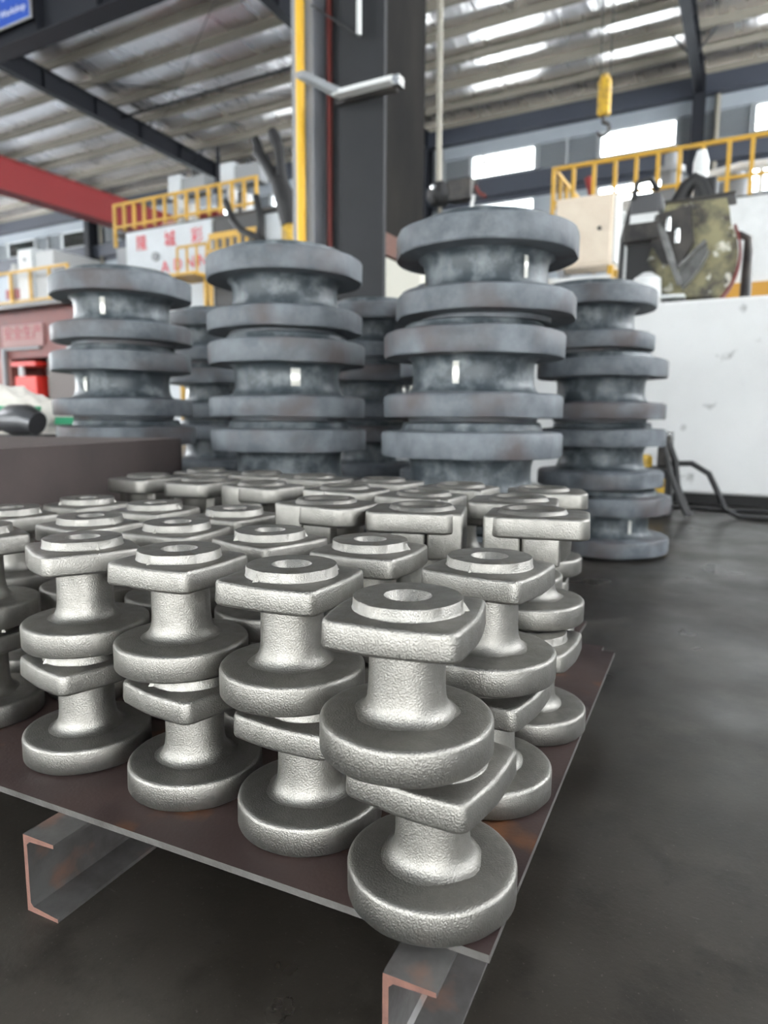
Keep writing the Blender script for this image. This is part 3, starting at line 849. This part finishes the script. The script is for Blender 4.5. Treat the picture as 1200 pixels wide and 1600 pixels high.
# platform that carries the railing's left end
m = MB(); m.box(-2.52, -2.46, .20, 4.2, 3.80, 3.915); m.box(-2.52, -2.45, .20, .26, 3.80, 3.915); m.build('edge_beam', YELLOW, fb_)
m = MB(); m.box(-2.53, -2.46, .22, .30, 0, 3.80); m.build('yellow_post', YELLOW, fb_)
# things on the platform
def lathe_thing(name, u, n, z, prof, m_, label, cat, seg=24):
    r = bempty(name, u, n, z, label, cat)
    return r
v = bempty('hydraulic_cylinder', -1.62, 13.2, 3.92, 'dark grey stepped cylinder standing behind the right railing', 'cylinder')
m = MB(); m.lathe([(0, 0), (.30, 0), (.30, .55), (.24, .58), (0, .58)], 24); m.build('barrel', GREYM, v, 40)
m = MB(); m.lathe([(0, .58), (.17, .58), (.17, .8), (.22, .8), (.22, .9), (0, .9)], 24); m.build('collar', GREYM, v, 40)
m = MB(); m.lathe([(0, .9), (.12, .9), (.12, 1.12), (.05, 1.12), (.05, 1.28), (0, 1.28)], 20); m.build('valve_head', GREYM, v, 40)
v = bempty('hydraulic_cylinder', -.62, 13.2, 3.92, 'short grey cylinder at the right end of the platform', 'cylinder')
m = MB(); m.lathe([(0, 0), (.26, 0), (.26, .5), (.12, .53), (.12, .72), (0, .72)], 24); m.build('barrel', GREYM, v, 40)
m = MB(); m.lathe([(0, .72), (.16, .72), (.16, .78), (0, .78)], 20); m.build('cap', BLACK, v, 40)
v = bempty('white_tank', -2.4, 12.9, 3.92, 'round white tank behind the railing over the beige cabinet', 'tank')
m = MB(); m.tube([(-.25, 0, .2), (.22, 0, .22)], .19, 20); m.build('tank_shell', WHITE, v, 40)
m = MB(); m.box(-.2, .2, -.1, .1, 0, .1); m.build('cradle', GREYM, v)
v = bempty('white_motor', -2.10, 13.9, 3.92, 'boxy white motor housing behind the railing', 'motor')
m = MB(); m.box(-.25, .3, -.2, .2, .10, .62, .03); m.build('housing', WHITE, v)
m = MB(); m.box(-.2, .2, -.15, .15, 0, .10); m.build('foot', GREYM, v)
v = bempty('red_tube', -2.72, 12.65, 3.955, 'slanting red tube leaning on the yellow railing', 'tube')
m = MB(); m.tube([(0, 0, .06), (-.16, -.1, .72)], .06, 12); m.build('tube_body', CRANERED, v, 40)
m = MB(); m.tube([(.03, .02, 0), (0, 0, .06)], .035, 10); m.build('nozzle', BLACK, v)
v = bempty('white_pipework', -.75, 12.75, 3.92, 'white pipe run along the platform at the right', 'pipe')
m = MB(); m.tube([(-.6, 0, .5), (.2, 0, .62), (.75, 0, .60)], .07, 12); m.build('pipe_run', WHITE, v, 40)
for xx in (-.45, .5):
    m = MB(); m.box(xx - .04, xx + .04, -.04, .04, 0, .56); m.build('stand', WHITE, v)

# beige control cabinet on a frame
cb = bempty('control_cabinet', -1.60, 7.0, 0, 'beige control cabinet with keyhole left of the black machine', 'cabinet')
m = MB(); m.box(-.30, .25, 0, .32, 2.02, 2.68, .01); m.build('cabinet_body', BEIGE, cb)
m = MB(); m.box(-.28, .23, -.015, 0, 2.05, 2.65, .004); d = m.build('door', BEIGE, cb)
m = MB(); m.lathe([(0, 0), (.018, 0), (.018, .02), (0, .02)], 12); o = m.build('lock', BLACK, d); o.location = (.13, -.015, 2.36); o.rotation_euler = (PI / 2, 0, 0)
m = MB(); m.box(.25, .27, .02, .30, 2.05, 2.66); m.build('side_panel', GALV, cb)
for xx in (-.26, .21):
    for yy in (.02, .26):
        m = MB(); m.box(xx, xx + .05, yy, yy + .05, 0, 2.02); m.build('leg', YELLOW if xx > 0 else GREYM, cb)
m = MB(); m.box(-.28, .25, .0, .3, 1.9, 1.93); m.build('shelf', WHITE, cb)

# black machine head on the white block
mh = bempty('descaling_machine', -.6, 5.2, 1.30, 'grimy black and olive machine head standing on the white block', 'machine')
def arc_pts(cx, cz, r, a0, a1, n): return [(cx + r * math.cos(R(a0 + (a1 - a0) * i / n)), cz + r * math.sin(R(a0 + (a1 - a0) * i / n))) for i in range(n + 1)]
gp = [(-.06, .70), (.31, .69), (.33, .62)] + arc_pts(-.02, .32, .42, 30, -48, 10) + [(.16, .04), (.02, .06), (-.10, .16), (-.16, .34)]
m = MB(); m.prismn(gp, 0, .03); m.build('guard_plate', OLIVE, mh)
m = MB(); m.prismn([(-.07, .70), (.36, .705), (.36, .72), (-.07, .715)], -.02, .25); m.build('top_cover', BLACKGREASE, mh)
m = MB(); m.prismn(arc_pts(-.02, .32, .44, 26, -46, 10) + arc_pts(-.02, .32, .425, 26, -46, 10)[::-1], -.03, .06); m.build('wheel_rim', REDPIPE, mh)
m = MB(); m.prismn([(.052, .26), (.208, .41), (.222, .35), (.18, .258), (.12, .175), (.08, .134), (.06, .19)], -.05, -.035)
m.prismn([(.045, .262), (.20, .415), (.212, .408), (.058, .25)], -.12, -.01)
m.prismn([(.06, .19), (.08, .134), (.12, .175), (.18, .258), (.222, .35), (.23, .345), (.188, .25), (.128, .165), (.08, .12), (.05, .19)], -.11, -.01); m.build('chute', mat('worn_grey_chute', (.20, .20, .195), .5, col2=(.10, .10, .095), vscale=14), mh)
m = MB(); m.prismn([(-.12, .62), (.10, .66), (.13, .42), (.05, .27), (-.06, .30), (-.14, .44)], -.06, 0); m.build('soot_shield', BLACKGREASE, mh)
m = MB(); m.box(-.32, -.06, -.08, .25, .46, .58, .01); m.build('motor_plate', BLACKGREASE, mh)
m = MB(); m.box(-.29, -.09, -.05, .2, .64, .78, .02); m.build('motor_block', mat('dark_grey_motor', (.07, .07, .075), .5), mh)
m = MB(); m.box(-.28, -.10, -.06, .2, .58, .64); m.build('white_spacer', WHITE, mh)
m = MB(); m.tube([(-.27, -.05, .74), (-.24, -.08, .84), (-.16, -.06, .86), (-.12, 0, .80)], .02, 8); m.build('hose', RUBBER, mh, 40)
m = MB(); m.tube([(-.34, -.02, .02), (-.33, -.02, .5), (-.27, -.02, .76)], .018, 8); m.build('hose', RUBBER, mh, 40)
m = MB(); m.tube([(.0, .1, .72), (.05, .1, .82), (.10, .1, .86), (.16, .1, .82), (.20, .1, .72)], .05, 10); m.build('black_hose_loop', RUBBER, mh, 40)
m = MB(); m.box(.10, .24, .06, .2, .72, .86, .02); m.build('gear_case', BLACK, mh)
m = MB(); m.lathe([(0, .86), (.05, .86), (.05, .98), (.03, 1.05), (0, 1.05)], 14, cx=.13, cy=.13); m.build('breather', WHITE, mh, 40)
m = MB(); m.tube([(-.09, -.07, .56), (-.048, -.09, .465), (.01, -.10, .30), (.068, -.10, .143)], [.014, .022, .022, .018], 8); m.build('grey_arm', MATS['worn_grey_chute'], mh, 40)
m = MB(); m.box(-.30, -.05, .0, .2, .0, .46); m.build('pedestal', BLACK, mh)
m = MB(); m.lathe([(0, 0), (.10, 0), (.09, .20), (.03, .24), (0, .24)], 16, cx=-.14, cy=-.10); m.build('white_hopper', WHITE, mh, 40)
m = MB(); m.box(-.34, .10, -.14, .02, .06, .08); m.build('tray', GALV, mh)
for xx, zz in ((-.03, .50), (.03, .42)):
    m = MB(); m.lathe([(0, 0), (.018, 0), (.018, .07), (.012, .09), (0, .09)], 10, cx=xx, cy=-.08); o = m.build('nozzle', CHROME, mh, 40); o.location = (0, 0, zz)
m = MB(); m.box(-.02, .30, .0, .2, 0, .08); m.build('foot', BLACKGREASE, mh)
m = MB(); m.tube([(.30, .10, .46), (.40, .10, .47), (.45, .10, .44), (.455, .10, .36), (.455, .10, .0)], [.025, .025, .026, .032, .036], 12); m.build('elbow_pipe', BLACKGREASE, mh, 40)

# hydraulic unit at the floor with hoses
hu = bempty('hydraulic_unit', -.52, 4.22, 0, 'small black hydraulic unit with yellow cap behind the right spool stack', 'pump')
m = MB(); m.box(-.16, .10, -.1, .15, .0, .28, .012); m.build('unit_body', BLACK, hu)
m = MB(); m.lathe([(0, .28), (.045, .28), (.045, .335), (.03, .35), (0, .35)], 16, cx=-.05, cy=-.03); m.build('filler_cap', HOOKY, hu, 40)
m = MB(); m.box(.01, .075, -.112, -.1, .10, .22); m.build('warning_label', HOOKY, hu)
m = MB(); m.box(.02, .09, -.05, .1, .28, .46, .01); m.build('valve_stack', BLACKGREASE, hu)
for xx, zz in ((.02, .46), (.06, .50), (.085, .43)):
    m = MB(); m.lathe([(0, 0), (.014, 0), (.014, .03), (0, .03)], 10, cx=xx, cy=0); o = m.build('fitting', CHROME, hu); o.location = (0, 0, zz if zz == .46 else .45)
m = MB(); m.tube([(.08, -.05, .42), (.12, -.06, .32), (.14, -.06, .18), (.19, -.08, .06), (.22, -.08, .016)], .016, 8); m.build('hose', RUBBER, hu, 40)
m = MB(); m.tube([(.06, -.08, .40), (.10, -.09, .26), (.16, -.1, .10), (.2, -.1, .016)], .014, 8); m.build('hose', RUBBER, hu, 40)
m = MB(); m.tube([(.08, .0, .30), (.20, .0, .305), (.29, .02, .25), (.34, .02, .15), (.38, .02, .06), (.45, .04, .018), (.7, .02, .016), (.95, -.06, .016)], .016, 8); m.build('hose', RUBBER, hu, 40)
fc = bempty('floor_cable', .15, 4.35, 0, 'black cable lying along the foot of the white block', 'cable')
m = MB(); m.tube([(-.6, .25, .013), (-.3, .2, .013), (0, .28, .013), (.3, .2, .013), (.7, .1, .013)], .013, 8); m.build('cable_run', RUBBER, fc, 40)

# cream cabinet behind the column foot
cc = bempty('cream_cabinet', -3.72, 7.0, 0, 'cream cabinet glimpsed behind the column foot', 'cabinet')
m = MB(); m.box(-.10, .35, 0, .4, .05, 2.42, .01); m.build('cabinet_body', mat('cream_cabinet_paint', (.62, .60, .52), .5), cc)
m = MB(); m.box(-.10, .35, 0, .4, 0, .05); m.build('plinth', BLACK, cc)

# black lamp housing on a pale hanging pole
lp = bempty('hanging_lamp', -3.60, 8.0, 3.12, 'black round lamp and box hanging on a pale pole right of the column', 'lamp')
m = MB(); m.tube([(-.02, 0, .25), (-.08, 0, roofz(8) - .2 - 3.12)], .035, 10); m.build('pole', CREAM, lp, 40)
m = MB(); m.lathe([(0, 0), (.10, .01), (.155, .07), (.16, .14), (.12, .24), (.05, .27), (0, .27)], 24); m.build('lamp_housing', BLACK, lp, 40)
m = MB(); m.lathe([(0, 0), (.035, 0), (.03, .02), (0, .025)], 14); o = m.build('highlight_disc', CHROME, lp, 40); o.location = (-.02, -.15, .17); o.rotation_euler = (PI / 2, 0, 0)  # bright disc stands in for the highlight on the dark housing
m = MB(); m.box(.12, .42, -.06, .12, .02, .26, .01); m.build('ballast_box', BLACKGREASE, lp)
# thin sprayer arm in front of the far window
sa = bempty('sprayer_arm', -2.80, 7.0, 0, 'thin forked black arm standing before the far right-hand window', 'arm')
m = MB(); m.tube([(.0, 0, 0), (.0, 0, 2.72)], .03, 8); m.build('stand', GREYM, sa)
m = MB(); m.tube([(.0, 0, 2.70), (.035, 0, 2.85)], .018, 8); m.build('pale_sleeve', WHITE, sa)
m = MB(); m.tube([(.035, 0, 2.85), (.05, 0, 2.95), (.10, 0, 3.12), (.13, 0, 3.16), (.13, 0, 3.22)], [.02, .02, .01, .016, .012], 8); m.build('upper_arm', BLACK, sa, 40)
m = MB(); m.tube([(.12, 0, 3.14), (.17, 0, 3.16), (.22, 0, 3.13), (.28, 0, 3.11)], [.015, .018, .008, .004], 8); m.build('fork', BLACK, sa, 40)
m = MB(); m.tube([(.05, 0, 2.93), (.09, 0, 2.86), (.16, 0, 2.82)], [.02, .02, .02], 8); m.build('lower_fork', REDPIPE, sa, 40)

# ================================================================== left background: press, cabinet, red machine
lpz = bempty('forging_press', -12.4, 12.0, 0, 'large grey-white press with red lettering at the far left', 'press')
m = MB(); m.box(-1.15, 1.52, 0, 3, 0, 4.88); m.build('white_panel', GREYWHITE, lpz)
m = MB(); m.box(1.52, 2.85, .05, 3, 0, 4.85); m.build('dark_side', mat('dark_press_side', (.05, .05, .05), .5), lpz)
m = MB(); m.box(2.85, 3.6, .2, 3, 0, 4.85); m.build('pale_end', GREYWHITE, lpz)
m = MB(); m.box(-1.6, -1.15, .1, 2, 0, 4.6); m.build('pipe_bay', GREYM, lpz)
m = MB(); m.box(-1.6, 3.6, .1, 3, 4.88, 4.95); m.build('top_deck', BLACKGREASE, lpz)
for ch, x, z in (('\u9686', -.62, 4.55), ('\u57ce', .28, 4.54), ('\u5f69', 1.10, 4.52)):
    text('red_character', ch, .37, REDLETTER, lpz, (x, -.012, z + .03), (PI / 2, 0, 0), .004)
for ch, x, z in (('A', .10, 3.95), ('D', .50, 3.97), ('N', .88, 3.98), ('N', 1.25, 3.99)):
    text('red_character', ch, .37, REDLETTER, lpz, (x, -.012, z + .03), (PI / 2, 0, 0), .004)
m = MB(); m.tube([(-.18, -.05, 4.25), (-.18, 0, 4.25)], .10, 14); m.build('round_port', GREYM, lpz, 40)
us = [-13.9 + .33 * i for i in range(14)] 
lr = railing('press_railing', 0, 12.0, 4.95, 'yellow railing on top of the white press', us, .63, .12, 0)
m = MB(); m.box(-13.93, -13.87, -.03, .03, -.35, 0); m.build('return_post', YELLOW, lr)
for nm, u, z1, lab in (('white_cylinder', -12.45, 6.18, 'white upright tank left on the press roof'), ('white_cylinder', -10.85, 6.20, 'white upright tank right on the press roof')):
    v = bempty(nm, u, 12.7, 4.95, lab, 'tank')
    m = MB(); m.box(-.20, .20, -.2, .2, .72, z1 - 4.95, .03); m.build('tank_shell', GREYWHITE, v)
    m = MB(); m.tube([(0, 0, 0), (0, 0, .72)], .12, 14); m.build('column_leg', WHITE, v, 40)
    m = MB(); m.tube([(.42, 0, 0), (.42, 0, .55)], .13, 14); m.build('side_bottle', WHITE, v, 40)
    m = MB(); m.box(.20, .9, -.15, .15, .75, z1 - 4.95 - .1); m.build('grey_manifold', GREYM, v)
    for xx in (.1, .5):
        m = MB(); m.box(xx - .06, xx + .06, -.06, .06, z1 - 4.95 - .1, z1 - 4.95 + .06); m.build('black_cap', BLACK, v)
v = bempty('red_motor', -11.2, 12.35, 4.95, 'small red motor on the press roof', 'motor')
m = MB(); m.tube([(-.25, 0, .12), (.3, 0, .12)], .12, 14); m.build('motor_shell', CRANERED, v, 40)
v = bempty('red_motor', -12.85, 12.8, 4.95, 'pinkish drum left on the press roof', 'drum')
m = MB(); m.tube([(-.2, 0, .16), (.2, 0, .16)], .16, 14); m.build('drum_shell', mat('pink_drum', (.6, .35, .3), .5), v, 40)
# robot arm
ra = bempty('manipulator_arm', -7.0, 9.5, 0, 'tall black forked manipulator arm left of the column', 'robot')
m = MB(); m.box(-.08, .20, -.14, .14, 0, 3.3); m.build('post', GREYM, ra)
m = MB(); m.lathe([(0, 3.3), (.13, 3.3), (.13, 3.6), (.09, 3.75), (0, 3.75)], 18, cx=.06); m.build('yellow_joint', HOOKY, ra, 40)
m = MB(); m.tube([(.08, 0, 3.65), (.02, 0, 4.0), (-.16, 0, 4.40)], [.15, .19, .13], 12); m.build('lower_arm', BLACK, ra, 40)
m = MB(); m.tube([(-.15, 0, 4.33), (-.42, 0, 4.70), (-.56, 0, 4.88), (-.57, 0, 5.00), (-.62, 0, 5.10)], [.11, .085, .10, .075, .07], 10); m.build('fork', BLACK, ra, 40)
m = MB(); m.tube([(-.06, 0, 4.25), (-.10, 0, 4.62), (-.13, 0, 4.86), (-.22, 0, 5.06), (-.28, 0, 5.16)], [.11, .08, .085, .10, .08], 10); m.build('fork', BLACK, ra, 40)
m = MB(); m.tube([(-1.28, 0, 4.22), (-1.12, 0, 3.88), (-.85, -.1, 3.66), (-.5, -.1, 3.5), (0, 0, 3.2)], .06, 8); m.build('cable_loom', BLACK, ra, 40)
m = MB(); m.tube([(-.62, 0, 4.2), (-.48, -.1, 3.95), (-.46, -.1, 3.7), (-.5, -.1, 3.5)], .06, 8); m.build('cable_loom', BLACK, ra, 40)
# stair rail by the press
srr = bempty('stair_railing', -10.9, 11.4, 0, 'yellow stair railing in front of the press', 'railing')
m = MB(); m.box(-.42, .42, -.02, .02, 4.16, 4.21); m.build('top_rail', YELLOW, srr)
m = MB(); m.box(-.42, .42, -.4, .4, 3.50, 3.56); m.build('tread', YELLOW, srr)
for x in (-.42, -.14, .14, .42):
    m = MB(); m.box(x - .02, x + .02, -.02, .02, 3.56, 4.16); m.build('post', YELLOW, srr)
for x in (-.38, .38):
    m = MB(); m.box(x - .04, x + .04, -.04, .04, 0, 3.50); m.build('leg', YELLOW, srr)
sr2 = bempty('stair_railing', -9.9, 11.4, 0, 'yellow grating step rail on the dark press side', 'railing')
m = MB(); m.box(-.5, .75, -.02, .02, 4.24, 4.36); m.build('top_rail', YELLOW, sr2)
m = MB(); m.box(-.5, .75, -.02, .02, 3.98, 4.04); m.build('mid_rail', YELLOW, sr2)
for i in range(7):
    m = MB(); m.box(-.5 + i * .2 - .03, -.5 + i * .2 + .03, -.02, .02, 4.04, 4.24); m.build('post', YELLOW, sr2)
for x in (-.48, .73):
    m = MB(); m.box(x - .03, x + .03, -.03, .03, 0, 3.98); m.build('leg', YELLOW, sr2)

# red machine with grey cabinet on its platform
rmx = bempty('red_press', -16.0, 11.0, 0, 'dull red press frame at the left edge behind the sack', 'press')
m = MB(); m.box(-2.2, 1.75, 0, 2.5, 2.0, 3.15); m.build('frame_head', REDMACH, rmx)
m = MB(); m.box(-2.2, -.75, 0, 2.5, 0, 2.0); m.build('frame_leg', mat('pinkish_red_paint', (.27, .12, .10), .6), rmx)
m = MB(); m.box(.55, 1.75, .1, 2.5, 0, 2.0); m.build('frame_leg', mat('brown_grey_panel', (.13, .11, .10), .6), rmx)
m = MB(); m.box(-.75, .55, .9, 1.0, 0, 2.0); m.build('back_panel', REDMACH, rmx)
m = MB(); m.box(-.55, .30, -.05, .6, 1.05, 1.55, .03); m.build('red_ram', BRIGHTRED, rmx)
m = MB(); m.box(-.62, .35, -.08, .5, 1.80, 1.90); m.build('red_lip', BRIGHTRED, rmx)
m = MB(); m.tube([(-.3, .0, 1.55), (-.3, 0, 1.80)], .07, 12); m.build('white_rod', WHITE, rmx)
m = MB(); m.box(-.30, .30, -.02, .6, 0, 1.05); m.build('anvil', BLACKGREASE, rmx)
m = MB(); m.box(-.95, .65, -.04, 0, 2.28, 2.80); m.build('name_panel', mat('pink_name_panel', (.30, .16, .15), .6), rmx)
for i, ch in enumerate('\u5b89\u5168\u751f\u4ea7'):
    text('red_character', ch, .36, DULLRED, rmx, (-.70 + i * .38, -.05, 2.58), (PI / 2, 0, 0), .004)
m = MB(); m.box(-.95, -.86, -.10, 0, 1.2, 2.25); m.build('grey_bracket', GREYM, rmx)
m = MB(); m.box(-.95, .5, -.08, 0, 2.20, 2.25); m.build('grey_bracket', GREYM, rmx)
m = MB(); m.box(-2.2, 1.9, -.3, 2.5, 3.15, 3.25); m.build('platform_deck', BLACKGREASE, rmx)
cg = bempty('grey_cabinet', -15.45, 11.15, 3.25, 'pale grey electrical cabinet on the red press platform', 'cabinet')
m = MB(); m.box(-.95, -.40, 0, 1.4, 0, 1.38, .01); m.build('cabinet_body', GREYWHITE, cg)
m = MB(); m.box(-.93, -.42, -.02, 0, .03, 1.35); d = m.build('door', WHITE, cg)
m = MB(); m.lathe([(0, 0), (.05, 0), (.05, .02), (0, .02)], 12); o = m.build('round_vent', GREYM, d); o.location = (-.67, -.02, 1.12); o.rotation_euler = (PI / 2, 0, 0)
m = MB(); m.box(-.40, .30, .05, 1.4, 0, 1.28, .01); m.build('side_housing', mat('mid_grey_housing', (.44, .45, .45), .5), cg)
us = [-17.6, -16.9, -16.3, -15.55, -14.85, -14.2]
lr2 = railing('cabinet_railing', 0, 10.85, 3.25, 'yellow railing in front of the pale grey cabinet', us, .80, .10, 0)
for u, lab in ((-17.25, 'left one of two white bottles behind the cabinet railing'), (-16.86, 'right one of two white bottles behind the cabinet railing')):
    v = bempty('gas_bottle', u, 11.6, 3.25, lab, 'bottle')
    m = MB(); m.lathe([(0, 0), (.16, 0), (.16, .95), (.1, 1.08), (.06, 1.1), (.06, 1.2), (0, 1.2)], 16); m.build('bottle_body', WHITE, v, 40)
    m = MB(); m.box(-.16, .16, -.17, -.15, .3, .55); m.build('red_band', CRANERED, v)
